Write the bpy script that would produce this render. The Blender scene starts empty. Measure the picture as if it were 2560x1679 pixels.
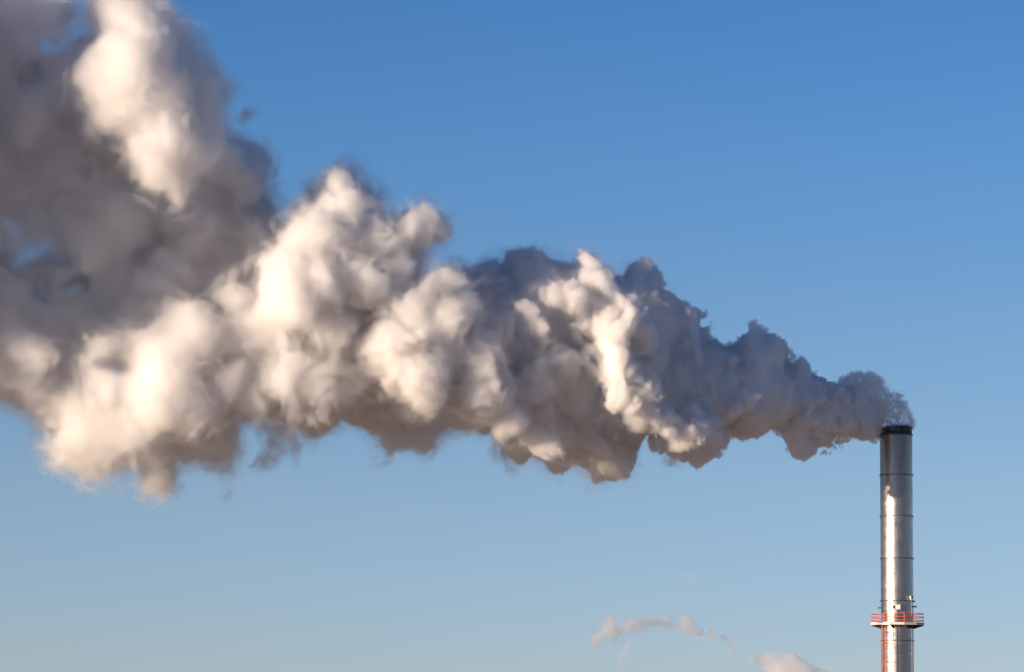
import bpy, bmesh, math, random
import numpy as np
from mathutils import Vector, Matrix
from concurrent.futures import ThreadPoolExecutor

# ------------------------------------------------------------------ camera, sky, sun, exposure
sc = bpy.context.scene
COL = sc.collection
W, H = 2560.0, 1679.0
FPX = 8140.0                                   # focal length in photo pixels
PITCH, ROLL = math.radians(7.0), math.radians(0.45)
CAM = Vector((0.0, 0.0, 1.7))
cd = bpy.data.cameras.new('camera')
cam = bpy.data.objects.new('camera', cd); COL.objects.link(cam)
cd.sensor_width = 36.0
cd.lens = 36.0 * FPX / W
cd.clip_start, cd.clip_end = 1.0, 60000.0
ROT = Matrix.Rotation(PITCH + math.pi / 2, 3, 'X') @ Matrix.Rotation(ROLL, 3, 'Z')
cam.matrix_world = Matrix.Translation(CAM) @ ROT.to_4x4()
sc.camera = cam
ROTN = np.array(ROT)

SUN_AZ, SUN_EL = math.radians(53.5), math.radians(6.0)     # azimuth from -Y (behind the camera) towards -X (left)
SUN_DIR = Vector((-math.sin(SUN_AZ) * math.cos(SUN_EL), -math.cos(SUN_AZ) * math.cos(SUN_EL), math.sin(SUN_EL)))
wd = bpy.data.worlds.new('World'); sc.world = wd; wd.use_nodes = True
nt = wd.node_tree; nt.nodes.clear()
wo = nt.nodes.new('ShaderNodeOutputWorld'); bg = nt.nodes.new('ShaderNodeBackground')
sky = nt.nodes.new('ShaderNodeTexSky'); sky.sky_type = 'NISHITA'; sky.sun_disc = False
sky.sun_elevation = SUN_EL
sky.sun_rotation = math.atan2(SUN_DIR.x, SUN_DIR.y)
sky.altitude = 0; sky.air_density = 0.8; sky.dust_density = 0.0; sky.ozone_density = 3.75
bg.inputs['Strength'].default_value = 0.1
tint = nt.nodes.new('ShaderNodeMix'); tint.data_type = 'RGBA'; tint.blend_type = 'MULTIPLY'; tint.inputs[0].default_value = 1.0
sepz = nt.nodes.new('ShaderNodeSeparateXYZ'); elev = nt.nodes.new('ShaderNodeMath'); elev.operation = 'ARCSINE'
ramp = nt.nodes.new('ShaderNodeValToRGB')                      # air colour by height above the horizon (0 to 45 degrees)
_st = [(0.0, (1.26, 1.0, 1.16)), (1.2, (1.28, .99, 1.13)), (4.3, (1.48, 1.02, .98)), (7.0, (1.36, 1.0, .96)), (10.0, (1.08, 1.0, 1.04)), (12.8, (.86, .93, 1.04)), (20.0, (1.0, .80, .88)), (40.0, (1.05, .76, .82))]
while len(ramp.color_ramp.elements) < len(_st): ramp.color_ramp.elements.new(0.5)
for _e, (_d, _c) in zip(ramp.color_ramp.elements, _st): _e.position = _d / 45.0
for _e, (_d, _c) in zip(ramp.color_ramp.elements, _st): _e.color = (*_c, 1)
escale = nt.nodes.new('ShaderNodeMath'); escale.operation = 'MULTIPLY'; escale.inputs[1].default_value = 1 / math.radians(45)
wt2 = nt.nodes.new('ShaderNodeTexCoord')
nt.links.new(wt2.outputs['Generated'], sepz.inputs[0]); nt.links.new(sepz.outputs[2], elev.inputs[0]); nt.links.new(elev.outputs[0], escale.inputs[0])
nt.links.new(escale.outputs[0], ramp.inputs[0]); nt.links.new(ramp.outputs[0], tint.inputs[7])
wtc = nt.nodes.new('ShaderNodeTexCoord'); lift = nt.nodes.new('ShaderNodeVectorMath'); lift.inputs[1].default_value = (0, 0, 0.012)   # the viewer stands a little above the horizon haze
nt.links.new(wtc.outputs['Generated'], lift.inputs[0]); nrm_ = nt.nodes.new('ShaderNodeVectorMath'); nrm_.operation = 'NORMALIZE'
nt.links.new(lift.outputs[0], nrm_.inputs[0]); nt.links.new(nrm_.outputs[0], sky.inputs[0])
nt.links.new(sky.outputs[0], tint.inputs[6]); nt.links.new(tint.outputs[2], bg.inputs[0]); nt.links.new(bg.outputs[0], wo.inputs[0])

sl = bpy.data.lights.new('sun', 'SUN'); sl.energy = 5.0; sl.angle = math.radians(0.53); sl.color = (1.0, 0.80, 0.60)
so = bpy.data.objects.new('sun', sl); COL.objects.link(so)
so.rotation_euler = SUN_DIR.to_track_quat('Z', 'Y').to_euler()

sc.view_settings.view_transform = 'Standard'; sc.view_settings.look = 'None'
sc.view_settings.gamma = 1.0; sc.view_settings.exposure = 0.72
sc.render.engine = 'CYCLES'
cy = sc.cycles
cy.max_bounces = 26; cy.volume_bounces = 18; cy.diffuse_bounces = 3; cy.glossy_bounces = 3; cy.transparent_max_bounces = 96
cy.volume_step_rate = 2.0; cy.volume_max_steps = 600
cy.use_denoising = True
cy.use_adaptive_sampling = True; cy.adaptive_threshold = 0.06

M_PX = 0.043
def unproject(px, py, Y):
    """World point seen at photo pixel (px, py) at world depth Y."""
    d = ROT @ Vector(((px - W / 2) / FPX, -(py - H / 2) / FPX, -1.0))
    return CAM + d * ((Y - CAM.y) / d.y)
def project_np(x, y, z):
    v = [x - CAM.x, y - CAM.y, z - CAM.z]
    c = [ROTN[0, i] * v[0] + ROTN[1, i] * v[1] + ROTN[2, i] * v[2] for i in range(3)]
    return W / 2 + FPX * c[0] / -c[2], H / 2 - FPX * c[1] / -c[2]

def tag(o, label=None, cat=None, group=None, kind=None):
    if label: o['label'] = label
    if cat: o['category'] = cat
    if group: o['group'] = group
    if kind: o['kind'] = kind
    return o
# ------------------------------------------------------------------ steam: density grids worked out in numpy
_rs = np.random.RandomState(7)
_G = _rs.normal(size=(64 * 64 * 64, 3)).astype(np.float32)
_G /= np.linalg.norm(_G, axis=1, keepdims=True)
def perlin(x, y, z):
    xi = np.floor(x).astype(np.int32); yi = np.floor(y).astype(np.int32); zi = np.floor(z).astype(np.int32)
    fx = (x - xi).astype(np.float32); fy = (y - yi).astype(np.float32); fz = (z - zi).astype(np.float32)
    u = fx * fx * fx * (fx * (fx * 6 - 15) + 10); v = fy * fy * fy * (fy * (fy * 6 - 15) + 10); w = fz * fz * fz * (fz * (fz * 6 - 15) + 10)
    out = None
    for a in (0, 1):
        wa = u if a else 1 - u
        ia = ((xi + a) & 63) << 12
        for b in (0, 1):
            wb = wa * (v if b else 1 - v)
            ib = ia + (((yi + b) & 63) << 6)
            for c in (0, 1):
                g = _G[ib + ((zi + c) & 63)]
                t = (g[:, 0] * (fx - a) + g[:, 1] * (fy - b) + g[:, 2] * (fz - c)) * wb * (w if c else 1 - w)
                out = t if out is None else out + t
    return out * 1.5
def par(fn, n, chunk=250000):
    """fn(slice) over n points in threads."""
    with ThreadPoolExecutor(4) as ex:
        list(ex.map(fn, [slice(i, min(n, i + chunk)) for i in range(0, n, chunk)]))

def poly_sdf(poly, x0, y0, nx, ny, step):
    """Signed distance in pixels (positive inside) of a polygon on a pixel raster."""
    P = np.array(poly, np.float32)
    gx, gy = np.meshgrid(x0 + np.arange(nx) * step, y0 + np.arange(ny) * step, indexing='ij')
    gx = gx.astype(np.float32); gy = gy.astype(np.float32)
    d2 = np.full(gx.shape, 1e12, np.float32); ins = np.zeros(gx.shape, bool)
    for i in range(len(P)):
        ax, ay = P[i]; bx, by = P[(i + 1) % len(P)]
        ex, ey = bx - ax, by - ay
        L = ex * ex + ey * ey + 1e-9
        t = np.clip(((gx - ax) * ex + (gy - ay) * ey) / L, 0, 1)
        d2 = np.minimum(d2, (gx - ax - t * ex) ** 2 + (gy - ay - t * ey) ** 2)
        c = (ay > gy) != (by > gy)
        ins ^= c & (gx < ex * (gy - ay) / (ey if abs(ey) > 1e-9 else 1e-9) + ax)
    d = np.sqrt(d2)
    return np.where(ins, d, -d)
def bilerp(img, x0, y0, step, px, py):
    u = np.clip((px - x0) / step, 0, img.shape[0] - 1.001); v = np.clip((py - y0) / step, 0, img.shape[1] - 1.001)
    i = u.astype(np.int32); j = v.astype(np.int32); u = u - i; v = v - j
    return (img[i, j] * (1 - u) * (1 - v) + img[i + 1, j] * u * (1 - v) + img[i, j + 1] * (1 - u) * v + img[i + 1, j + 1] * u * v).astype(np.float32)
def smin(a, b, k):
    h = np.clip(0.5 + 0.5 * (b - a) / k, 0, 1)
    return b * (1 - h) + a * h - k * h * (1 - h)
def upsample(a, f):
    """Trilinear upsampling by whole factor f: (n-1)*f+1 samples per axis."""
    for ax in range(3):
        n = a.shape[ax]
        t = np.arange((n - 1) * f + 1); i = np.minimum(t // f, n - 2); w = ((t - i * f) / f).astype(np.float32)
        sh = [1, 1, 1]; sh[ax] = -1; w = w.reshape(sh)
        a = np.take(a, i, axis=ax) * (1 - w) + np.take(a, i + 1, axis=ax) * w
    return a

def volume_group(name, shape, lo, hi):
    """Geometry nodes: a volume whose voxels read the grid stored point by point in the object's own mesh."""
    g = bpy.data.node_groups.new(name, 'GeometryNodeTree')
    g.interface.new_socket('Geometry', in_out='INPUT', socket_type='NodeSocketGeometry')
    g.interface.new_socket('Material', in_out='INPUT', socket_type='NodeSocketMaterial')
    g.interface.new_socket('Geometry', in_out='OUTPUT', socket_type='NodeSocketGeometry')
    N, L = g.nodes, g.links
    gi = N.new('NodeGroupInput'); go = N.new('NodeGroupOutput')
    vc = N.new('GeometryNodeVolumeCube')
    for i, k in enumerate('XYZ'): vc.inputs['Resolution ' + k].default_value = shape[i]
    vc.inputs['Min'].default_value = lo; vc.inputs['Max'].default_value = hi
    pos = N.new('GeometryNodeInputPosition'); sub = N.new('ShaderNodeVectorMath'); sub.operation = 'SUBTRACT'; sub.inputs[1].default_value = lo
    dv = N.new('ShaderNodeVectorMath'); dv.operation = 'DIVIDE'; dv.inputs[1].default_value = [(hi[i] - lo[i]) / (shape[i] - 1) for i in range(3)]
    sep = N.new('ShaderNodeSeparateXYZ')
    L.new(pos.outputs[0], sub.inputs[0]); L.new(sub.outputs[0], dv.inputs[0]); L.new(dv.outputs[0], sep.inputs[0])
    ii = []
    for k in range(3):
        f = N.new('FunctionNodeFloatToInt'); f.rounding_mode = 'ROUND'; L.new(sep.outputs[k], f.inputs[0]); ii.append(f.outputs[0])
    def im(op, a, b):
        m = N.new('FunctionNodeIntegerMath'); m.operation = op
        for q, s in ((a, 0), (b, 1)):
            if isinstance(q, int): m.inputs[s].default_value = q
            else: L.new(q, m.inputs[s])
        return m.outputs[0]
    idx = im('ADD', im('MULTIPLY', im('ADD', im('MULTIPLY', ii[0], shape[1]), ii[1]), shape[2]), ii[2])
    na = N.new('GeometryNodeInputNamedAttribute'); na.data_type = 'FLOAT'; na.inputs[0].default_value = 'd'
    si = N.new('GeometryNodeSampleIndex'); si.data_type = 'FLOAT'; si.domain = 'POINT'; si.clamp = True
    L.new(gi.outputs[0], si.inputs[0]); L.new(na.outputs[0], si.inputs['Value']); L.new(idx, si.inputs['Index'])
    L.new(si.outputs[0], vc.inputs['Density'])
    sm = N.new('GeometryNodeSetMaterial'); L.new(vc.outputs[0], sm.inputs[0]); L.new(gi.outputs[1], sm.inputs['Material'])
    L.new(sm.outputs[0], go.inputs[0])
    return g
def volume_object(name, dens, lo, step, mat, parent=None, matrix=None):
    shape = dens.shape
    hi = tuple(lo[i] + step * (shape[i] - 1) for i in range(3))
    me = bpy.data.meshes.new(name); me.vertices.add(dens.size)
    at = me.attributes.new('d', 'FLOAT', 'POINT'); at.data.foreach_set('value', np.ascontiguousarray(dens, np.float32).ravel())
    me.materials.append(mat)
    o = bpy.data.objects.new(name, me); COL.objects.link(o)
    if parent: o.parent = parent
    if matrix is not None: o.matrix_world = matrix
    md = o.modifiers.new('steam', 'NODES'); md.node_group = volume_group(name, shape, tuple(lo), hi)
    for it in md.node_group.interface.items_tree:
        if it.in_out == 'INPUT' and it.name == 'Material': md[it.identifier] = mat
    return o
# ------------------------------------------------------------------ the plume: outline pieces with their own depth and thickness
YAW = math.radians(21.0)
STACK = unproject(2240, 1080, 350.0)             # middle of the stack's mouth
UX, UY = -math.cos(YAW), -math.sin(YAW)           # downwind direction (left and nearer)
def axis_y(px):
    """World depth of the plume's middle under photo column px."""
    r = (px - W / 2) / FPX                        # x = r * y (nearly) on that column; meet the line STACK + t * U
    t = (STACK.x - r * STACK.y) / (r * UY - UX)
    return STACK.y + t * UY

BODY = [(2204,1056),(2212,1026),(2187,1005),(2170,990),(2140,978),(2092,966),(2069,952),(2054,939),(2043,934),(2048,927),(2038,924),(2033,921),(2025,908),(2013,903),(1997,902),(1985,909),(1977,914),
 (1979,877),(1972,865),(1956,849),(1931,836),(1913,825),(1895,818),(1892,809),(1882,807),(1874,811),(1872,818),(1854,831),(1849,841),(1854,857),(1838,863),(1813,861),(1802,852),
 (1787,843),(1772,848),(1776,831),(1769,816),(1754,809),(1759,790),(1755,780),(1741,777),(1725,779),(1700,762),(1679,742),(1658,708),(1637,679),(1621,660),(1591,660),(1562,662),
 (1554,679),(1529,671),(1491,662),(1462,658),(1421,665),(1400,650),(1371,648),(1358,633),(1346,633),(1333,652),(1312,654),(1300,648),(1283,652),(1279,669),(1250,675),(1225,669),
 (1204,679),(1200,721),(1185,724),(1176,696),(1165,692),(1158,679),(1128,669),(1101,679),(1071,696),(1050,723),(1037,736),(1034,723),(1060,686),(1067,659),(1054,632),(1071,602),
 (1094,588),(1104,555),(1081,551),(1067,555),(1060,534),(1024,534),(1000,545),(987,548),(963,528),(953,487),(929,466),(896,450),(886,429),(859,427),(835,447),(815,467),(775,472),
 (771,494),(745,518),(724,545),(708,585),(700,620),(640,700),(560,760),(520,770),(470,800),(400,740),(330,760),(250,800),(220,880),(150,930),(60,900),(-60,820),(-1300,760),(-1300,1010),(-60,1000),(0,1003),
 (45,1028),(94,1050),(117,1082),(103,1116),(135,1160),(197,1172),(233,1187),(269,1185),(323,1170),(350,1178),(372,1205),(399,1223),(417,1210),(426,1183),(444,1152),(471,1156),
 (534,1163),(574,1147),(587,1107),(583,1084),(596,1057),(637,1033),(660,1039),(684,1049),(711,1055),(745,1069),(781,1086),(818,1069),(855,1032),(900,1040),(1000,1030),(1060,1035),(1100,1047),(1121,1054),(1150,1066),(1187,1062),(1233,1066),(1254,1079),(1275,1096),(1283,1125),
 (1300,1146),(1333,1141),(1371,1158),(1392,1162),(1417,1150),(1446,1141),(1479,1171),(1492,1196),(1512,1196),(1550,1179),(1571,1162),(1571,1112),(1596,1100),(1616,1087),(1625,1096),
 (1658,1121),(1679,1137),(1696,1129),(1725,1146),(1746,1158),(1761,1149),(1769,1134),(1795,1126),(1802,1118),(1808,1095),(1823,1085),(1843,1084),(1859,1094),(1874,1091),(1905,1082),
 (1931,1084),(1956,1086),(1972,1098),(1979,1113),(1990,1128),(2000,1126),(2013,1128),(2033,1121),(2036,1110),(2059,1109),(2084,1103),(2110,1098),(2136,1091),(2156,1095),(2177,1098),(2200,1090)]
BACK = [(381,0),(430,31),(453,58),(475,108),(507,152),(538,188),(570,220),(565,247),(547,269),(556,314),(583,345),(623,354),(659,372),(664,426),(655,457),(691,507),(691,538),(709,565),(760,640),
 (760,820),(600,900),(300,960),(100,980),(-1300,980),(-1300,-450),(250,-450),(330,-80)]
HOLES = [  # gaps with sky in the grey mass: polygon, how strongly they thin the vapour
 ([(206,-20),(217,9),(215,58),(238,85),(233,103),(193,117),(170,121),(135,139),(108,126),(112,112),(148,99),(179,67),(206,50)], 1.0),
 ([(50,146),(72,157),(99,157),(85,184),(72,190),(54,170)], 1.0),
 ([(85,707),(121,707),(139,726),(188,717),(193,748),(157,748),(139,739),(117,761),(90,734)], 0.72),
 ([(0,545),(70,530),(120,575),(165,590),(165,640),(110,650),(60,700),(0,690)], 0.5),
 ([(272,915),(305,900),(310,990),(285,1000)], 0.6),
 ([(360,785),(415,800),(395,822)], 0.6)]
TOWER = [(215,-40),(390,-40),(430,40),(465,120),(505,180),(530,240),(528,330),(520,400),(470,440),(450,520),(410,480),(360,465),(310,400),(300,360),(230,330),(220,280),(190,195),(215,150),(225,60)]
DOME = [(2085,962),(2107,945),(2130,933),(2177,928),(2205,945),(2228,980),(2250,985),(2268,1010),(2283,1045),(2284,1072),(2205,1072),(2180,1010)]
WISPS = [  # thin torn vapour: outline, metres nearer than the axis, half depth, strength
 ([(876,1029),(905,1030),(940,1040),(1000,1015),(1060,1020),(1100,1040),(1111,1059),(1090,1085),(1084,1110),(1060,1134),(1030,1116),(987,1120),(976,1134),(950,1100),(925,1075),(885,1058)], -3.0, 3.0, 2.2),
 ([(655,1040),(700,1050),(745,1070),(752,1110),(738,1165),(722,1130),(690,1165),(640,1180),(625,1165),(660,1120),(640,1080)], -1.0, 2.5, 0.7),
 ([(535,1150),(580,1150),(590,1250),(560,1260),(540,1200)], 0.0, 2.0, 0.3),
 ([(130,1150),(250,1185),(240,1240),(190,1230)], 0.0, 2.0, 0.25),
 ([(1230,1070),(1290,1110),(1300,1150),(1260,1160),(1225,1150)], 1.0, 2.0, 0.6),
 ([(1390,1150),(1480,1150),(1490,1200),(1440,1190)], 2.0, 2.0, 0.4),
 ([(1660,1125),(1720,1140),(1700,1165),(1660,1160)], 3.0, 2.0, 0.8),
 ([(590,300),(615,275),(640,262),(640,285),(610,310)], -6.0, 1.5, 2.5),
 ([(1060,650),(1090,640),(1110,660),(1110,690),(1060,690)], 0.0, 2.0, 0.5),
 ([(1225,655),(1250,650),(1255,675),(1230,685)], 0.0, 1.5, 1.0),
 ([(540,160),(575,215),(560,260),(535,260)], -5.0, 2.5, 1.2)]
def main_density(u0, u1, st, f, vz=((-25.0, 24.0), (-26.0, 40.0))):
    cs = st * f
    # grid axes: u downwind, v across (away from the camera side), z up; origin at the stack's mouth
    lo = (u0, vz[0][0], vz[1][0]); hi = (u1, vz[0][1], vz[1][1])
    n = [int((hi[i] - lo[i]) / cs) + 1 for i in range(3)]
    U_, V_, Z_ = np.meshgrid(*[(lo[i] + np.arange(n[i]) * cs).astype(np.float32) for i in range(3)], indexing='ij')
    X = STACK.x + UX * U_ - UY * V_; Y = STACK.y + UY * U_ + UX * V_ ; Z = STACK.z + Z_
    PX, PY = project_np(X, Y, Z)
    rx0, ry0, rs = -1100, -500, 5
    MPX = Y / FPX                                  # metres per photo pixel at that depth
    def D(poly): return bilerp(poly_sdf(poly, rx0, ry0, 720, 420, rs), rx0, ry0, rs, PX, PY) * MPX
    AY = axis_y(PX)
    CY = math.cos(YAW)
    def layer(poly, off, R):
        """off: metres nearer than the axis; R: roundness radius."""
        d = D(poly)
        q = np.maximum(R - d, 0)
        return np.sqrt(q * q + (CY * (Y - AY) + off) ** 2) - R, d
    R1 = np.clip(1.7 + (2200 - PX) * 0.0095, 1.7, 10.5).astype(np.float32)
    phi, dbody = layer(BODY, 0.0, R1)
    seg_ = PX.min(), PX.max()
    for poly, off, R in LAYERS:
        p, _ = layer(poly, off, R)
        phi = smin(phi, p, 0.8)
    allow = np.maximum(np.maximum(dbody, D(BACK)), D(TUFT))
    for (px, py, r, off) in LUMPS:
        if not (seg_[0] - 300 < px < seg_[1] + 300): continue
        c = unproject(px, py, axis_y(px) - off / CY)
        c = Vector(((c.x - STACK.x) * UX + (c.y - STACK.y) * UY, -(c.x - STACK.x) * UY + (c.y - STACK.y) * UX, c.z - STACK.z))
        rr = r * M_PX * 0.9
        x0, x1 = [int(np.clip((c.x + s * (rr + 3) - lo[0]) / cs, 0, n[0])) for s in (-1, 1)]
        y0, y1 = [int(np.clip((c.y + s * (rr + 3) - lo[1]) / cs, 0, n[1])) for s in (-1, 1)]
        z0, z1 = [int(np.clip((c.z + s * (rr + 3) - lo[2]) / cs, 0, n[2])) for s in (-1, 1)]
        s = (slice(x0, x1), slice(y0, y1), slice(z0, z1))
        p = np.sqrt((U_[s] - c.x) ** 2 + (V_[s] - c.y) ** 2 + (Z_[s] - c.z) ** 2) - rr
        phi[s] = smin(phi[s], p, 1.2)
    phi = np.maximum(phi, -allow - 0.3)                      # nothing outside the outline
    phi = np.maximum(phi, U_ - 140.0)
    thin = np.zeros_like(phi); tear = np.zeros_like(phi)
    near = np.nonzero(PX.ravel() < 520)[0]
    def ft(s):
        b = near[s]; q = [(A.ravel()[b] + 40).astype(np.float32) for A in (U_, V_, Z_)]
        tear.ravel()[b] = 2.2 * perlin(q[0] / 4, q[1] / 9, q[2] / 4) + 1.4 * perlin(q[0] / 1.8, q[1] / 4, q[2] / 1.8)
    par(ft, len(near))
    wk = np.zeros_like(phi)
    for poly, off, hd, k in WISPS:
        wk = np.maximum(wk, k * np.clip(0.3 + D(poly) / 1.0, 0, 1) * np.exp(-((CY * (Y - AY) + off) / hd) ** 2))
    for poly, k in HOLES:
        thin = np.maximum(thin, np.clip(k + 0.1 * tear, 0, 1) * np.clip(0.58 + (D(poly) + tear) / 3.4, 0, 1))
    TH = upsample(thin, f).ravel()
    del X, Y, Z, U_, V_, Z_, PY, AY, R1, dbody, allow, thin, MPX
    U = upsample(phi.astype(np.float32), f); PXu = upsample(PX.astype(np.float32), f); del phi, PX
    WK = upsample(wk, f).ravel(); del wk, tear
    m = U.shape
    flat = U.ravel(); band = np.nonzero(((flat < 3.0) & (flat > -4.0)) | (WK > 0.02))[0]
    out = np.where(flat <= -4.0, 3.0, 0.0).astype(np.float32)
    core = flat.copy()
    print('band', len(band), 'of', flat.size)
    k2 = m[2]; k1 = m[1] * m[2]
    pxf = PXu.ravel()
    def fn(s):
        b = band[s]
        x = (lo[0] + st * (b // k1)).astype(np.float32); y = (lo[1] + st * ((b // k2) % m[1])).astype(np.float32); z = (lo[2] + st * (b % k2)).astype(np.float32)
        age = np.clip((2230 - pxf[b]) / 2230, 0, 1)           # 0 at the stack, 1 far downwind
        sc_ = 0.49 + 0.60 * np.clip(age * 1.6, 0, 1) - 0.15 * np.clip(age * 3 - 2, 0, 1)           # size of the billows
        wx = perlin(x / 5, y / 5, z / 5 + 3); wz = perlin(x / 5 + 9, y / 5, z / 5)
        x = x + 1.6 * wx * sc_; z = z + 1.6 * wz * sc_
        p = flat[b]
        a, w = 1.5, 7.0
        calm = 1 - 0.3 * np.clip(age * 3 - 1, 0, 1)
        g_ = 0.72 - 0.11 * np.clip(age * 2, 0, 1)
        for k in range(7 if st < .17 else 6):
            nz = perlin(x / w + 17.3 * k, y / w + 5.1 * k, z / w)
            bil = np.abs(nz) * 2.2 - 0.55
            # large scales billow; old vapour turns to ordinary torn noise at small scales
            mix = np.clip(age * 2.2 - 0.5, 0, 1) * (1.0 if k > 2 else 0.35)
            p = p - a * sc_ * (calm if 0 < k < 4 else 1) * ((1 - mix) * bil + mix * nz * 1.3)
            a = a * g_; w *= 0.5
        width = 0.26 + 0.8 * np.clip(age * 1.35 - 0.25, 0, 1)
        d = np.clip((0.12 - p) / width, 0, 1)
        sig = 5.0 * (1 - age) ** 1.4 + 1.0
        n1 = np.abs(perlin(x / 2.3 + 31, y / 2.3, z / 2.3)); n2 = np.abs(perlin(x / 0.95, y / 0.95 + 13, z / 0.95))
        fil = np.clip(1 - n1 * 5, 0, 1) + 0.7 * np.clip(1 - n2 * 4.5, 0, 1)
        ws = WK[b] + 0.5 * np.clip(1 - p / 2.0, 0, 1) ** 1.5 * np.clip(age * 3 - 0.6, 0, 1) * (flat[b] < 3)
        out[b] = np.maximum(d * d * (3 - 2 * d) * sig, ws * fil * fil)
        core[b] = p + 0.4 * width + 4.0 / sig
    par(fn, len(band))
    out *= np.clip(1 - TH * 1.05, 0, 1) ** 4; core += TH * 30
    return out.reshape(m), core.reshape(m), lo, st
SHADE_LOBE = [(-1200,-300),(-130,-300),(-90,0),(-110,400),(-80,760),(-1200,760)]  # unseen lobe past the left frame edge, added to shade the grey mass
TUFT = [(870,1000),(905,1030),(925,1070),(955,1098),(972,1130),(990,1112),(1028,1112),(1062,1134),(1082,1112),(1084,1085),(1112,1058),(1085,1020),(1000,990)]
MID = [(700,660),(720,590),(760,510),(800,480),(860,445),(900,480),(960,560),(1000,640),(1010,760),(960,900),(900,980),(760,1000),(660,960),(640,820)]
LAYERS = [(TUFT, -8.0, 1.5), (MID, 4.5, 7.0), (SHADE_LOBE, 5.5, 9.5), (BACK, -6.0, 7.0), (TOWER, 8.2, 5.5)]
LUMPS = [
 # bright billow in the middle
 (985,860,105,12),(1085,820,105,12),(1130,745,75,12),(1050,940,95,12),(1170,890,95,11.5),(1190,970,80,11.5),(940,920,50,11),(1240,1000,50,11.3),(1400,900,55,10.3),(1335,960,50,10.3),(1250,820,50,10.5),
 # tall bright head
 (800,620,100,10),(845,540,65,9.5),(850,480,48,9.5),(990,690,65,10.5),(940,620,60,10.5),(1040,590,48,10),(1085,570,26,9.5),(760,720,110,11),(860,700,90,11),(820,820,80,10.5),(1010,620,45,8),(1060,570,30,7),
 # lit ridge
 (1480,705,52,11.5),(1430,745,52,12.3),(1380,748,36,12.6),(1550,780,56,12.4),(1595,840,60,11.8),(1520,840,50,12.8),(1545,915,66,12.3),(1580,995,62,11.8),(1480,770,35,12),(1470,865,26,12.3),(1440,830,20,12.3),(1600,1040,32,11),(1500,650,26,9),
 (1325,765,38,13.5),(1340,815,28,13.2),
 (600,760,60,6.5),(640,830,75,9.5),(590,860,60,9),(690,900,60,9.5),
 (150,430,80,-1),(300,560,90,0),(470,580,90,0),(600,480,65,-1),(60,300,90,0),(420,700,80,1.5),(630,590,60,0),(635,420,40,-3),(90,120,70,-1.5),(200,640,70,1),(520,420,70,0),(60,880,70,4),(200,1000,60,4),
 # small lit knobs near the stack
 (1745,1060,44,10),(1745,1065,45,7),(1705,1095,34,10),(1700,1080,40,7),(1665,1050,26,11),(1875,995,18,8.5),(1850,1015,20,8),(1865,1005,24,6),(1350,1120,34,8.5),(1280,1050,50,10.5),
 # lower left billow
 (460,860,110,8),(400,960,120,8),(300,930,80,8),(480,1010,90,8),(330,1080,70,7),(560,860,70,7),(700,960,65,10.5),(640,990,45,9.5),(775,950,75,10.5),(860,960,60,9.5),(730,1020,35,9.5),(560,960,60,9.5)]

def dome_density():
    """The lacy filaments curling up off the chimney's mouth, on a finer grid."""
    st = 0.07
    lo = (-2.6, -2.6, -0.6); n = (145, 75, 110)
    U_, V_, Z_ = np.meshgrid(*[(lo[i] + np.arange(n[i]) * st).astype(np.float32) for i in range(3)], indexing='ij')
    PX, PY = project_np(STACK.x + UX * U_ - UY * V_, STACK.y + UY * U_ + UX * V_, STACK.z + Z_)
    d = bilerp(poly_sdf(DOME, 2040, 880, 140, 110, 2), 2040, 880, 2, PX, PY) * M_PX
    x, y, z, d = [A.ravel() for A in (U_, V_, Z_, d)]
    out = np.zeros_like(x)
    def fn(s):
        a, b, c = x[s], y[s], z[s]
        w1 = perlin(a / 1.3 + 5, b / 1.3, c / 1.3); w2 = perlin(a / 1.3, b / 1.3 + 5, c / 1.3); w3 = perlin(a / .5, b / .5 + 5, c / .5)
        a = a + .55 * w1 + .15 * w3; c = c + .55 * w2 + .15 * w3
        env = np.clip((d[s] + .5 * w1 + .25 * w3 + .15) / .5, 0, 1) * np.clip((2.0 - np.abs(b)) / .6, 0, 1)
        # sheets whose crossings draw threads
        f1 = np.clip(1 - np.abs(perlin(a / 1.1, b / 1.1, c / 1.1)) * 6, 0, 1); f2 = np.clip(1 - np.abs(perlin(a / .8 + 9, b / .8, c / .8)) * 4.5, 0, 1)
        f3 = np.clip(1 - np.abs(perlin(a / .4, b / .4 + 7, c / .4)) * 4, 0, 1)
        shell = np.clip(1 - np.abs(d[s] - .25 + .3 * w1) / .35, 0, 1)
        dense = np.clip((x[s] - 0.6) / 2.2, 0, 1)               # thicker downwind
        out[s] = env * (8 * f1 * f2 + 1.6 * f1 * f3 + 0.8 * f1 + 0.8 * shell * f3 + dense * (1.2 + 2.2 * f1) * np.clip(.4 + 1.5 * w2 + w3, 0, 1))
    par(fn, x.size)
    return out.reshape(n), lo, st
def core_mesh(name, field, lo, step, thr=0.5):
    """Closed surface around the voxels of field over thr, as a plain mesh."""
    g = None
    tmp = volume_object('tmp', field, lo, step, None)
    g = tmp.modifiers[0].node_group
    N, L = g.nodes, g.links
    go = [n for n in N if n.bl_idname == 'NodeGroupOutput'][0]; vc = [n for n in N if n.bl_idname == 'GeometryNodeVolumeCube'][0]
    vm = N.new('GeometryNodeVolumeToMesh'); vm.inputs['Threshold'].default_value = thr
    L.new(vc.outputs[0], vm.inputs[0]); L.new(vm.outputs[0], go.inputs[0])
    dg = bpy.context.evaluated_depsgraph_get()
    me = bpy.data.meshes.new_from_object(tmp.evaluated_get(dg)); me.name = name
    md = tmp.data; bpy.data.objects.remove(tmp); bpy.data.meshes.remove(md); bpy.data.node_groups.remove(g)
    me.materials.clear()
    me.shade_smooth()
    return me

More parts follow.
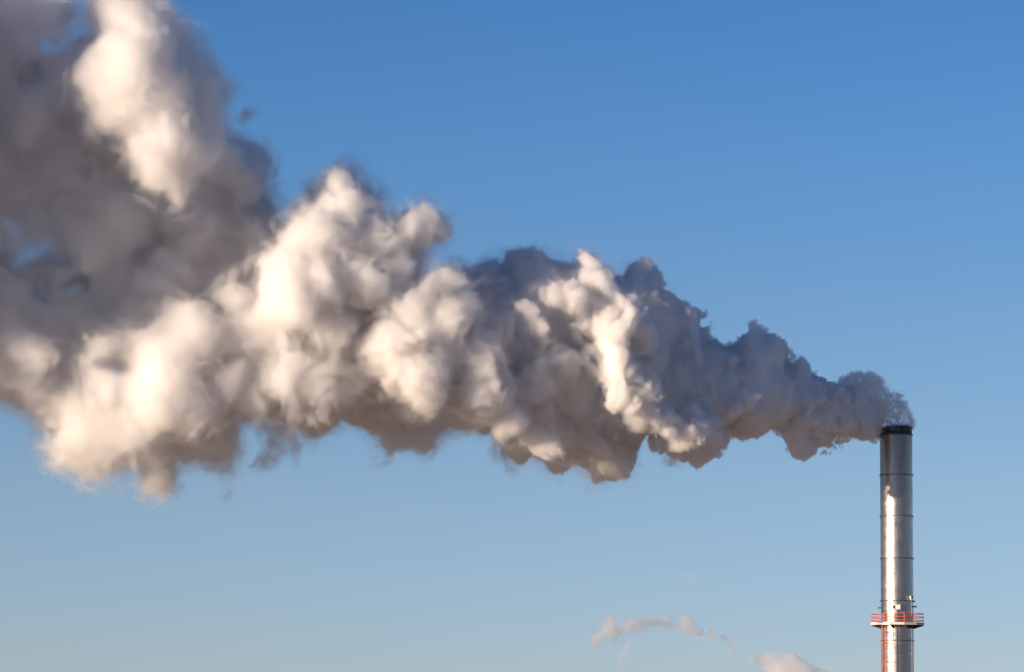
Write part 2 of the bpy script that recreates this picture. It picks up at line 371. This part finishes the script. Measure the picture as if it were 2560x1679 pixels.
def new_mat(name):
    m = bpy.data.materials.new(name); m.use_nodes = True
    return m, m.node_tree.nodes, m.node_tree.links
def steam_mat(name, density, col=(.998, .989, .985)):
    m, N, L = new_mat(name); N.clear()
    o = N.new('ShaderNodeOutputMaterial'); v = N.new('ShaderNodeVolumePrincipled')
    L.new(v.outputs[0], o.inputs['Volume'])
    v.inputs['Color'].default_value = (*col, 1); v.inputs['Density'].default_value = density; v.inputs['Anisotropy'].default_value = 0.4
    return m
def core_mat():
    m, N, L = new_mat('dense_steam')
    b = N['Principled BSDF']; b.inputs['Base Color'].default_value = (.95, .95, .95, 1); b.inputs['Roughness'].default_value = 1
    b.inputs['Specular IOR Level'].default_value = 0
    return m
def film_mat():
    """the faintest outer veil of a thin cloud: mostly clear, a little white droplets"""
    m, N, L = new_mat('thin_mist')
    N.clear(); o = N.new('ShaderNodeOutputMaterial'); mx = N.new('ShaderNodeMixShader'); t = N.new('ShaderNodeBsdfTransparent'); d = N.new('ShaderNodeBsdfDiffuse')
    d.inputs[0].default_value = (.85, .85, .85, 1); mx.inputs[0].default_value = 0.015
    L.new(t.outputs[0], mx.inputs[1]); L.new(d.outputs[0], mx.inputs[2]); L.new(mx.outputs[0], o.inputs[0])
    return m
import time
t0 = time.time()
PLUME_M = Matrix(((UX, -UY, 0, STACK.x), (UY, UX, 0, STACK.y), (0, 0, 1, STACK.z), (0, 0, 0, 1)))
dens, core, clo, cst = main_density(-6.0, 142.0, 0.40, 1)
# outer veil (nearly clear), the opaque heart of the steam, and the vapour itself between and around them
vme = core_mesh('steam_plume', np.clip(dens / 0.7, 0, 1), clo, cst, 0.3)
film = film_mat(); vme.materials.append(film)
plume = bpy.data.objects.new('steam_plume', vme); COL.objects.link(plume); plume.matrix_world = PLUME_M
cme = core_mesh('dense_heart', np.clip(0.5 - core * 0.5, 0, 1), clo, cst)
cme.materials.append(core_mat())
heart = bpy.data.objects.new('dense_heart', cme); COL.objects.link(heart); heart.parent = plume
print('veil', len(vme.polygons), 'heart', len(cme.polygons))
tag(plume, 'huge billowing white and grey steam plume blowing left from the tall chimney top', 'plume')
smat = steam_mat('steam', 1.0)
for args in ((-3.0, 46.0, 0.14, 3, ((-13.0, 17.5), (-8.0, 18.0))), (46.1, 142.0, 0.21, 2)):
    dens, core, glo, gst = main_density(*args)
    print('plume grid', dens.shape, time.time() - t0, [float(dens[:, k].max()) for k in (0, -1)], [float(dens[:, :, k].max()) for k in (0, -1)])
    volume_object('vapour', dens, glo, gst, smat, parent=plume)
dens, glo, gst = dome_density()
volume_object('vapour', dens, glo, gst, smat, parent=plume)
del dens, core
# ------------------------------------------------------------------ ground
def mesh_obj(name, verts, faces, mat, parent=None, smooth=False):
    me = bpy.data.meshes.new(name); me.from_pydata(verts, [], faces); me.update()
    if smooth: me.shade_smooth()
    if mat: me.materials.append(mat)
    o = bpy.data.objects.new(name, me); COL.objects.link(o)
    if parent: o.parent = parent
    return o
gm, N, L = new_mat('winter_ground')
b = N['Principled BSDF']; nz = N.new('ShaderNodeTexNoise'); nz.inputs['Scale'].default_value = 0.01; nz.inputs['Detail'].default_value = 8
tc = N.new('ShaderNodeTexCoord'); rp = N.new('ShaderNodeValToRGB')
rp.color_ramp.elements[0].color = (.36, .27, .19, 1); rp.color_ramp.elements[1].color = (.55, .43, .32, 1)
rp.color_ramp.elements[0].position = .35; rp.color_ramp.elements[1].position = .65
L.new(tc.outputs['Object'], nz.inputs['Vector']); L.new(nz.outputs['Fac'], rp.inputs[0]); L.new(rp.outputs[0], b.inputs['Base Color']); b.inputs['Roughness'].default_value = 1
g = mesh_obj('ground', [(-30000, -30000, 0), (30000, -30000, 0), (30000, 30000, 0), (-30000, 30000, 0)], [(0, 1, 2, 3)], gm)
tag(g, kind='structure')

# ------------------------------------------------------------------ the chimney
SX, SY = STACK.x, STACK.y
def zpx(py): return unproject(2246, py, SY).z
RAD = 1.74
steel, N, L = new_mat('stainless_shell')
b = N['Principled BSDF']; b.inputs['Metallic'].default_value = 1.0
tc = N.new('ShaderNodeTexCoord'); sp = N.new('ShaderNodeSeparateXYZ'); L.new(tc.outputs['Object'], sp.inputs[0])
def mth(op, a, b2=None, c=None):
    n = N.new('ShaderNodeMath'); n.operation = op
    for q, s in ((a, 0), (b2, 1), (c, 2)):
        if q is None: continue
        if isinstance(q, (int, float)): n.inputs[s].default_value = q
        else: L.new(q, n.inputs[s])
    return n.outputs[0]
BANDH = 0.466
zb = mth('DIVIDE', sp.outputs[2], BANDH)
zi = mth('FLOOR', zb)
ang = mth('DIVIDE', mth('ARCTAN2', sp.outputs[1], sp.outputs[0]), math.pi / 3)
offn = N.new('ShaderNodeTexWhiteNoise'); offn.noise_dimensions = '1D'; L.new(zi, offn.inputs['W'])
seg = mth('FLOOR', mth('ADD', ang, mth('MULTIPLY', offn.outputs['Value'], 3.0)))
wn = N.new('ShaderNodeTexWhiteNoise'); wn.noise_dimensions = '2D'; cx = N.new('ShaderNodeCombineXYZ'); L.new(zi, cx.inputs[0]); L.new(seg, cx.inputs[1]); L.new(cx.outputs[0], wn.inputs['Vector'])
st_ = N.new('ShaderNodeTexNoise'); st_.inputs['Scale'].default_value = 1.0; st_.inputs['Detail'].default_value = 4
mp = N.new('ShaderNodeMapping'); mp.inputs['Scale'].default_value = (3.0, 3.0, 0.35); L.new(tc.outputs['Object'], mp.inputs[0]); L.new(mp.outputs[0], st_.inputs['Vector'])
tone = mth('ADD', mth('MULTIPLY', wn.outputs['Value'], 0.22), mth('MULTIPLY', st_.outputs['Fac'], 0.5))
rp = N.new('ShaderNodeValToRGB'); L.new(tone, rp.inputs[0])
rp.color_ramp.elements[0].color = (.36, .32, .285, 1); rp.color_ramp.elements[1].color = (.64, .585, .53, 1)
fr = mth('FRACT', zb); seam = mth('LESS_THAN', mth('ABSOLUTE', mth('SUBTRACT', fr, 0.5)), 0.475)      # 1 on the plate, 0 at its lap
mx = N.new('ShaderNodeMix'); mx.data_type = 'RGBA'; L.new(seam, mx.inputs[0]); mx.inputs[6].default_value = (.36, .34, .32, 1); L.new(rp.outputs[0], mx.inputs[7])
# streaks mixed into the plate colour, darker towards the mouth
top_dark = N.new('ShaderNodeMapRange'); L.new(sp.outputs[2], top_dark.inputs[0]); top_dark.inputs[1].default_value = zpx(1290); top_dark.inputs[2].default_value = zpx(1088); top_dark.inputs[3].default_value = 0; top_dark.inputs[4].default_value = 0.8
sm_ = mth('MULTIPLY', top_dark.outputs[0], mth('ADD', st_.outputs['Fac'], 0.2))
mx2 = N.new('ShaderNodeMix'); mx2.data_type = 'RGBA'; L.new(sm_, mx2.inputs[0]); L.new(mx.outputs[2], mx2.inputs[6]); mx2.inputs[7].default_value = (.10, .08, .06, 1)
L.new(mx2.outputs[2], b.inputs['Base Color'])
L.new(mth('ADD', mth('MULTIPLY', wn.outputs['Value'], 0.07), mth('ADD', mth('MULTIPLY', st_.outputs['Fac'], 0.18), 0.22)), b.inputs['Roughness'])
bp = N.new('ShaderNodeBump'); bp.inputs['Strength'].default_value = 0.25; bp.inputs['Distance'].default_value = 0.012
dn_ = N.new('ShaderNodeTexNoise'); dn_.inputs['Scale'].default_value = 1.1; dn_.inputs['Detail'].default_value = 2; L.new(tc.outputs['Object'], dn_.inputs['Vector'])
L.new(mth('ADD', mth('ADD', seam, mth('MULTIPLY', wn.outputs['Value'], .3)), mth('MULTIPLY', dn_.outputs['Fac'], 5.0)), bp.inputs['Height']); L.new(bp.outputs[0], b.inputs['Normal'])
def simple(name, col, rough=.5, metal=0.0, noise=0.25):
    m, N, L = new_mat(name); b = N['Principled BSDF']; b.inputs['Roughness'].default_value = rough; b.inputs['Metallic'].default_value = metal
    t = N.new('ShaderNodeTexNoise'); t.inputs['Scale'].default_value = 2.5; t.inputs['Detail'].default_value = 5
    r = N.new('ShaderNodeValToRGB'); c = N.new('ShaderNodeTexCoord'); L.new(c.outputs['Object'], t.inputs['Vector']); L.new(t.outputs['Fac'], r.inputs[0])
    r.color_ramp.elements[0].position = .3; r.color_ramp.elements[1].position = .7
    r.color_ramp.elements[0].color = (*[x * (1 - noise) for x in col], 1); r.color_ramp.elements[1].color = (*[min(1, x * (1 + noise)) for x in col], 1)
    L.new(r.outputs[0], b.inputs['Base Color'])
    return m
dark = simple('sooty_steel', (.035, .03, .028), .6, .3)
flange_m = simple('flange_steel', (.05, .045, .04), .55, .4)
red = simple('red_paint', (.74, .11, .03), .45)
galv = simple('pale_galvanised', (.62, .58, .52), .5, .2)
boxm = simple('pale_enamel', (.66, .62, .52), .45)
blackm = simple('black_cable', (.015, .015, .015), .6)
greyc = simple('grey_conduit', (.26, .22, .20), .55, .3)

def lathe(name, prof, mat, parent, seg=96, smooth=False, closed=True):
    vs, fs = [], []
    n = len(prof)
    for i in range(seg):
        a = 2 * math.pi * i / seg
        vs += [(r * math.cos(a), r * math.sin(a), z) for r, z in prof]
    m = n if closed else n - 1
    for i in range(seg):
        for j in range(m):
            a, b_ = i * n + j, i * n + (j + 1) % n
            c, d = ((i + 1) % seg) * n + (j + 1) % n, ((i + 1) % seg) * n + j
            fs.append((a, d, c, b_))
    o = mesh_obj(name, vs, fs, mat, parent)
    if smooth:
        me = o.data; me.shade_smooth()
        me.set_sharp_from_angle(angle=math.radians(35))
    return o
class MB:
    def __init__(s): s.v, s.f = [], []
    def box(s, c, ax, ay, az):
        """centre and three half-axis vectors"""
        c, ax, ay, az = map(Vector, (c, ax, ay, az)); k = len(s.v)
        for i in (-1, 1):
            for j in (-1, 1):
                for l in (-1, 1): s.v.append(tuple(c + ax * i + ay * j + az * l))
        s.f += [tuple(k + q for q in f) for f in ((0, 1, 3, 2), (4, 6, 7, 5), (0, 4, 5, 1), (2, 3, 7, 6), (0, 2, 6, 4), (1, 5, 7, 3))]
    def tube(s, pts, r, seg=8):
        pts = [Vector(p) for p in pts]; k0 = len(s.v)
        for i, p in enumerate(pts):
            t = (pts[min(i + 1, len(pts) - 1)] - pts[max(i - 1, 0)]).normalized()
            u = t.cross(Vector((0, 0, 1)) if abs(t.z) < .9 else Vector((1, 0, 0))).normalized(); w = t.cross(u)
            for q in range(seg):
                a = 2 * math.pi * q / seg; s.v.append(tuple(p + (u * math.cos(a) + w * math.sin(a)) * r))
        for i in range(len(pts) - 1):
            for q in range(seg):
                a = k0 + i * seg + q; b_ = k0 + i * seg + (q + 1) % seg
                s.f.append((a, b_, b_ + seg, a + seg))
        s.f.append(tuple(k0 + q for q in range(seg))[::-1]); s.f.append(tuple(k0 + (len(pts) - 1) * seg + q for q in range(seg)))
    def build(s, name, mat, parent):
        return mesh_obj(name, s.v, s.f, mat, parent)
# directions round the stack: 0 faces the camera, positive to the right (as seen in the photo)
FACE = math.atan2(CAM.y - SY, CAM.x - SX)
def pol(deg, r, z):
    a = FACE + math.radians(deg)
    return Vector((r * math.cos(a), r * math.sin(a), z))
def rad(deg): a = FACE + math.radians(deg); return Vector((math.cos(a), math.sin(a), 0))
def tan_(deg): a = FACE + math.radians(deg); return Vector((-math.sin(a), math.cos(a), 0))

stack = bpy.data.objects.new('smokestack', None); COL.objects.link(stack); stack.location = (SX, SY, 0)
tag(stack, 'tall polished steel industrial chimney with dark flange rings, red railed platform and caged ladder', 'chimney')
ztop = zpx(1066)
# shell: outer and inner skin
lathe('shell', [(RAD, 0.0), (RAD, zpx(1089)), (RAD - .12, zpx(1089)), (RAD - .12, 0.0)], steel, stack, 160, True)
# mouth piece with two lips, hollow
R2 = RAD - 0.015
zl = zpx(1087.5)
lathe('mouth', [(R2, zl + .07), (R2, ztop - .22), (RAD + .07, ztop - .22), (RAD + .07, ztop - .10), (R2, ztop - .10), (R2, ztop), (R2 - .10, ztop), (R2 - .10, zl + .07)], dark, stack, 160, True)
lathe('collar', [(RAD + .07, zl - .06), (RAD + .07, zl + .067), (RAD - .09, zl + .067), (RAD - .09, zl + .004), (RAD + .003, zl + .004), (RAD + .003, zl - .06)], simple('collar_steel', (.12, .10, .085), .5, .5), stack, 160, True)
for py in (1186.5, 1289.5, 1394.6, 1500.5, 1599.7, 1702, 1805, 1908):
    z = zpx(py)
    if z < 1: continue
    fl = lathe('flange_ring', [(RAD + .002, z - .03), (RAD + .085, z - .03), (RAD + .085, z + .02), (RAD + .002, z + .02)], flange_m, stack, 160)
    for k in range(16):
        mb = MB(); d = -90 + 11 + k * 22.5
        mb.box(pol(d, RAD + .045, z - .065), rad(d) * .04, tan_(d) * .05, Vector((0, 0, .034)))
        mb.build('bolt_lug', flange_m, fl)

# platform
zd = zpx(1559.5)
plat = bpy.data.objects.new('platform', None); COL.objects.link(plat); plat.parent = stack
PR = 2.92
angs = [15 + 30 * k for k in range(12)]
def pv(k, r, z): return pol(angs[k % 12] , r, z)
mb = MB(); k0 = 0
vs, fs = [], []
for z in (zd, zd - .06):
    for r in (PR - .01, RAD + .03):
        for k in range(12): vs.append(tuple(pv(k, r, z)))
for k in range(12):
    a, b_ = k, (k + 1) % 12
    fs += [(a, b_, 12 + b_, 12 + a), (24 + a, 36 + a, 36 + b_, 24 + b_), (a, 24 + a, 24 + b_, b_), (12 + a, 12 + b_, 36 + b_, 36 + a)]
mesh_obj('deck', vs, fs, galv, plat)
OPEN = 10           # the bay where the ladder comes up: from 315 to 345 degrees
for k in range(12):
    p, q = pv(k, PR, 0), pv(k + 1, PR, 0); d = (q - p); u = d.normalized(); nrm = Vector((u.y, -u.x, 0)) * .015
    f0, f1 = (0.02, 0.98) if k != OPEN else (0.45, 0.98)
    c = p + d * ((f0 + f1) / 2); c.z = zd + .03
    t = MB(); t.box(c, d * ((f1 - f0) / 2), nrm, Vector((0, 0, .14))); t.box(c + nrm * 2.2 + Vector((0, 0, .10)), d * ((f1 - f0) / 2), nrm * .9, Vector((0, 0, .03)))
    t.box(c + nrm * 2.2 - Vector((0, 0, .10)), d * ((f1 - f0) / 2), nrm * .9, Vector((0, 0, .03)))
    t.build('toe_board', galv, plat)
HR = 1.12
for lev in (1.12, .76, .40):
    t = MB()
    for k in range(12):
        p, q = pv(k, PR - .04, zd + lev), pv(k + 1, PR - .04, zd + lev)
        if k == OPEN: p = p.lerp(q, .45)
        t.tube([p, q], .032)
    t.build('rail', red, plat)
def post(p):
    t = MB(); t.box(p + Vector((0, 0, HR / 2)), Vector((.035, 0, 0)), Vector((0, .035, 0)), Vector((0, 0, HR / 2 + .02))); t.build('post', red, plat)
for k in range(12):
    post(pv(k, PR - .04, zd))
    if k in (11, OPEN, 5, 7): post(pv(k, PR - .04, zd).lerp(pv(k + 1, PR - .04, zd), .45 if k == OPEN else .35))
for k in range(12):
    d = angs[k]
    z = zd - .065
    a_, b2 = pol(d, RAD + .01, z), pol(d, PR - .08, z); a2, b3 = pol(d, RAD + .01, z - .42), pol(d, PR - .08, z - .09); w = tan_(d) * .03
    vs = [tuple(p + w * s) for s in (-1, 1) for p in (a_, b2, b3, a2)]
    mesh_obj('bracket', vs, [(0, 1, 2, 3), (7, 6, 5, 4), (0, 4, 5, 1), (1, 5, 6, 2), (2, 6, 7, 3), (3, 7, 4, 0)], dark, plat)

# ladder and its safety cage
LD = -35.0
lad = bpy.data.objects.new('ladder', None); COL.objects.link(lad); lad.parent = stack
for s in (-1, 1):
    t = MB(); w = tan_(LD) * .24 * s
    t.box(pol(LD, RAD + .22, (zd + 1.2) / 2) + w, rad(LD) * .03, tan_(LD) * .012, Vector((0, 0, (zd + 1.2) / 2))); t.build('rail', red, lad)
k = 0
while .45 + .36 * k < zd:
    z = .45 + .36 * k; k += 1; t = MB()
    t.tube([pol(LD, RAD + .22, z) - tan_(LD) * .24, pol(LD, RAD + .22, z) + tan_(LD) * .24], .014, 6); t.build('rung', red, lad)
def cage_pt(a, z): return pol(LD, RAD + .22, z) + tan_(LD) * (.38 * math.sin(a)) + rad(LD) * (.30 + .38 * -math.cos(a) + .06) 
zs = [zpx(1440 + 1090 / 6.53) - i * 1.93 for i in range(20)]
for z in [z for z in zs if z > 2.5] + [zs[0] + 1.2]:
    t = MB()
    pts = [pol(LD, RAD + .22, z) - tan_(LD) * .26] + [pol(LD, RAD + .22, z) + tan_(LD) * (-.38 * math.cos(q)) + rad(LD) * (.12 + .62 * math.sin(q)) for q in np.linspace(0, math.pi, 13)] + [pol(LD, RAD + .22, z) + tan_(LD) * .26]
    t.tube([p for p in pts], .028, 6)
    t.build('cage_hoop', red, lad)
for q in np.linspace(.1, math.pi - .1, 5):
    t = MB()
    p = tan_(LD) * (-.38 * math.cos(q)) + rad(LD) * (.12 + .62 * math.sin(q))
    t.tube([pol(LD, RAD + .22, 2.4) + p, pol(LD, RAD + .22, zd + 1.1) + p], .016, 6)
    t.build('cage_bar', red, lad)
for z in zs:
    if z > 1:
        for s in (-1, 1):
            t = MB(); t.box(pol(LD, RAD + .11, z + .3) + tan_(LD) * .24 * s, rad(LD) * .11, tan_(LD) * .015, Vector((0, 0, .03))); t.build('wall_tie', flange_m, lad)

# conduits
def conduit(deg, z0, z1, r, mat, off=.09):
    t = MB(); t.tube([pol(deg, RAD + off, z0), pol(deg, RAD + off, z1)], r, 8)
    z = z0 + .8
    while z < z1:
        t.box(pol(deg, RAD + off / 2, z), rad(deg) * (off / 2), tan_(deg) * (r + .03), Vector((0, 0, .02))); z += 1.93
    return t.build('conduit', mat, stack)
def zz(y): return zpx(1440 + y / 6.53)
t = MB(); zb1 = zz(550)
t.tube([pol(2.5, RAD + .10, zb1), pol(1, RAD + .16, zd + .3), pol(-1, RAD + .10, zd + .1), pol(-1.5, RAD + .09, 0.5)], .035, 8); t.build('cable', blackm, stack)
conduit(54, .3, zz(350), .032, greyc, .16)
conduit(-14, .3, zd - .1, .02, blackm, .05)
conduit(-22, .3, zd - .1, .018, greyc, .05)
conduit(9, .3, zd - .1, .014, blackm, .05)
conduit(17, .3, zd - .1, .016, flange_m, .05)
# cable arcs between cage and conduits
for y in (1130, 1425, 1480):
    t = MB(); z = zz(y); t.tube([pol(a, RAD + .05, z + .12 * math.sin((a + 30) / 28 * math.pi) ) for a in np.linspace(-30, -2, 9)], .014, 6)
    t.build('clamp_band', blackm, stack)

def nozzle(deg, z, r, length, mat, flr=None):
    t = MB(); t.tube([pol(deg, RAD - .02, z), pol(deg, RAD + length, z)], r, 16); t.tube([pol(deg, RAD + length - .05, z), pol(deg, RAD + length + .01, z)], flr or r * 1.7, 16)
    return t.build('nozzle', mat, stack)
nozzle(-88, zz(511), .055, .24, flange_m, .13); nozzle(86, zz(490), .07, .30, flange_m, .15); nozzle(93, zz(405), .05, .16, flange_m, .1)
nozzle(-17, zz(500), .13, .40, boxm, .19)
nozzle(-17, zz(302), .05, .06, blackm, .075); nozzle(-14.5, zz(425), .05, .10, greyc, .075); nozzle(30, zz(432), .045, .08, greyc, .07)
t = MB(); d = 2.5; t.box(pol(d, RAD + .20, zz(508)), rad(d) * .12, tan_(d) * .26, Vector((0, 0, .255)))
jb = t.build('junction_box', boxm, stack)
t = MB(); t.box(pol(d, RAD + .33, zz(508)), rad(d) * .008, tan_(d) * .225, Vector((0, 0, .22))); t.box(pol(d, RAD + .345, zz(490)), rad(d) * .012, tan_(d) * .025, Vector((0, 0, .03))); t.build('door', boxm, jb)
t = MB(); t.box(pol(d - 6, RAD + .10, zz(500)), rad(d) * .1, tan_(d) * .1, Vector((0, 0, .07))); t.build('bracket', flange_m, jb)
t = MB(); d = 50; t.box(pol(d, RAD + .24, zz(340)), rad(d) * .10, tan_(d) * .20, Vector((0, 0, .10))); t.box(pol(d - 1, RAD + .22, zz(372)), rad(d) * .08, tan_(d) * .09, Vector((0, 0, .12)))
ins = t.build('transmitter', boxm, stack)
t = MB(); t.tube([pol(d, RAD + .33, zz(345)), pol(d, RAD + .38, zz(345))], .075, 16); t.build('dial', blackm, ins)
# ------------------------------------------------------------------ small detached steam clouds low in the sky, farther off
thin_steam = steam_mat('thin_steam', 1.0)
def small_cloud(label, polys, Y0, R, sig, rough, soft, group=None, seed=0):
    allp = [p for q in polys for p in q]
    x0, x1 = min(p[0] for p in allp) - 25, max(p[0] for p in allp) + 25
    y0, y1 = min(p[1] for p in allp) - 25, max(p[1] for p in allp) + 25
    a = unproject(x0, y1, Y0); b = unproject(x1, y0, Y0); mp_ = Y0 / FPX
    c = (a + b) / 2
    st = 0.24
    n = [int((b.x - a.x) / st), int(2 * (R + 2.5) / st), int((b.z - a.z) / st)]
    lo = (a.x - c.x, -n[1] * st / 2, a.z - c.z)
    X, Yv, Z = np.meshgrid(*[(lo[i] + np.arange(n[i]) * st).astype(np.float32) for i in range(3)], indexing='ij')
    PX, PY = project_np(X + c.x, Yv + c.y, Z + c.z)
    d = np.full(X.shape, -99, np.float32)
    for q in polys:
        d = np.maximum(d, bilerp(poly_sdf(q, x0 - 30, y0 - 30, int((x1 - x0 + 60) / 3) + 2, int((y1 - y0 + 60) / 3) + 2, 3), x0 - 30, y0 - 30, 3, PX, PY) * mp_)
    q = np.maximum(R - d, 0)
    p = (np.sqrt(q * q + Yv ** 2) - R).ravel()
    p -= 0.1
    x, y, z = X.ravel() + seed, Yv.ravel(), Z.ravel()
    wx = perlin(x / 3.5, y / 3.5, z / 3.5 + 3)
    x = x + 1.2 * wx; aa, w = rough, 4.5
    for k in range(6):
        nz = perlin(x / w + 17.3 * k, y / w, z / w)
        p = p - aa * (0.5 * (np.abs(nz) * 2.2 - .55) + 0.7 * nz)
        aa *= .62; w *= .5
    dn = np.clip((0.1 - p) / soft, 0, 1)
    dn = (dn * dn * (3 - 2 * dn) * sig).reshape(X.shape)
    hull = core_mesh('steam_cloud', np.clip(0.5 - p.reshape(X.shape) * 0.5, 0, 1), lo, st, 0.44)
    hull.materials.append(film)
    o = bpy.data.objects.new('steam_cloud', hull); COL.objects.link(o); o.location = c
    tag(o, label, 'cloud', group)
    volume_object('vapour', dn, lo, st, thin_steam, parent=o)
    return o
def rg5(pts): return [(1450 + x / 3.4, 1400 + y / 3.4) for x, y in pts]
small_cloud('thin torn pinkish steam wisp arching low in the blue sky', [
 rg5([(150,680),(160,620),(200,540),(240,470),(280,450),(340,560),(430,505),(560,480),(640,500),(720,500),(760,480),(830,530),(850,460),(910,455),(955,480),(985,560),(1060,600),(1010,655),(960,650),(900,620),(800,590),(650,555),(500,560),(400,600),(330,640),(410,690),(420,760),(400,840),(345,925),(330,900),(360,800),(385,715),(290,710),(240,640),(180,685)]),
 rg5([(1085,560),(1150,560),(1150,650),(1090,650)]), rg5([(1190,640),(1260,640),(1260,680),(1190,680)]), rg5([(1230,700),(1290,715),(1350,750),(1320,760),(1250,730)])],
 500.0, 2.9, 0.5, 1.1, 0.7, None, 50)
small_cloud('small rounded peach and mauve steam puff at the bottom edge of the sky', [
 rg5([(1450,830),(1520,780),(1620,800),(1700,820),(1740,760),(1830,765),(1890,820),(2000,880),(2110,905),(2115,960),(2100,1100),(1600,1120),(1560,1000),(1540,900)])],
 500.0, 3.0, 0.6, 0.9, 1.2, None, 90)
small_cloud('tiny pale scrap of steam just above the bottom edge near the chimney', [rg5([(2262,905),(2285,885),(2312,915),(2320,1000),(2262,1000)])], 500.0, 1.6, 0.5, 0.5, 0.8, None, 120)
small_cloud('faint thin streak of steam above the arching wisp', [rg5([(715,195),(760,170),(840,165),(890,140),(915,95),(960,105),(970,150),(935,190),(880,180),(800,205)])], 500.0, 1.4, 0.3, 0.6, 0.6, None, 150)
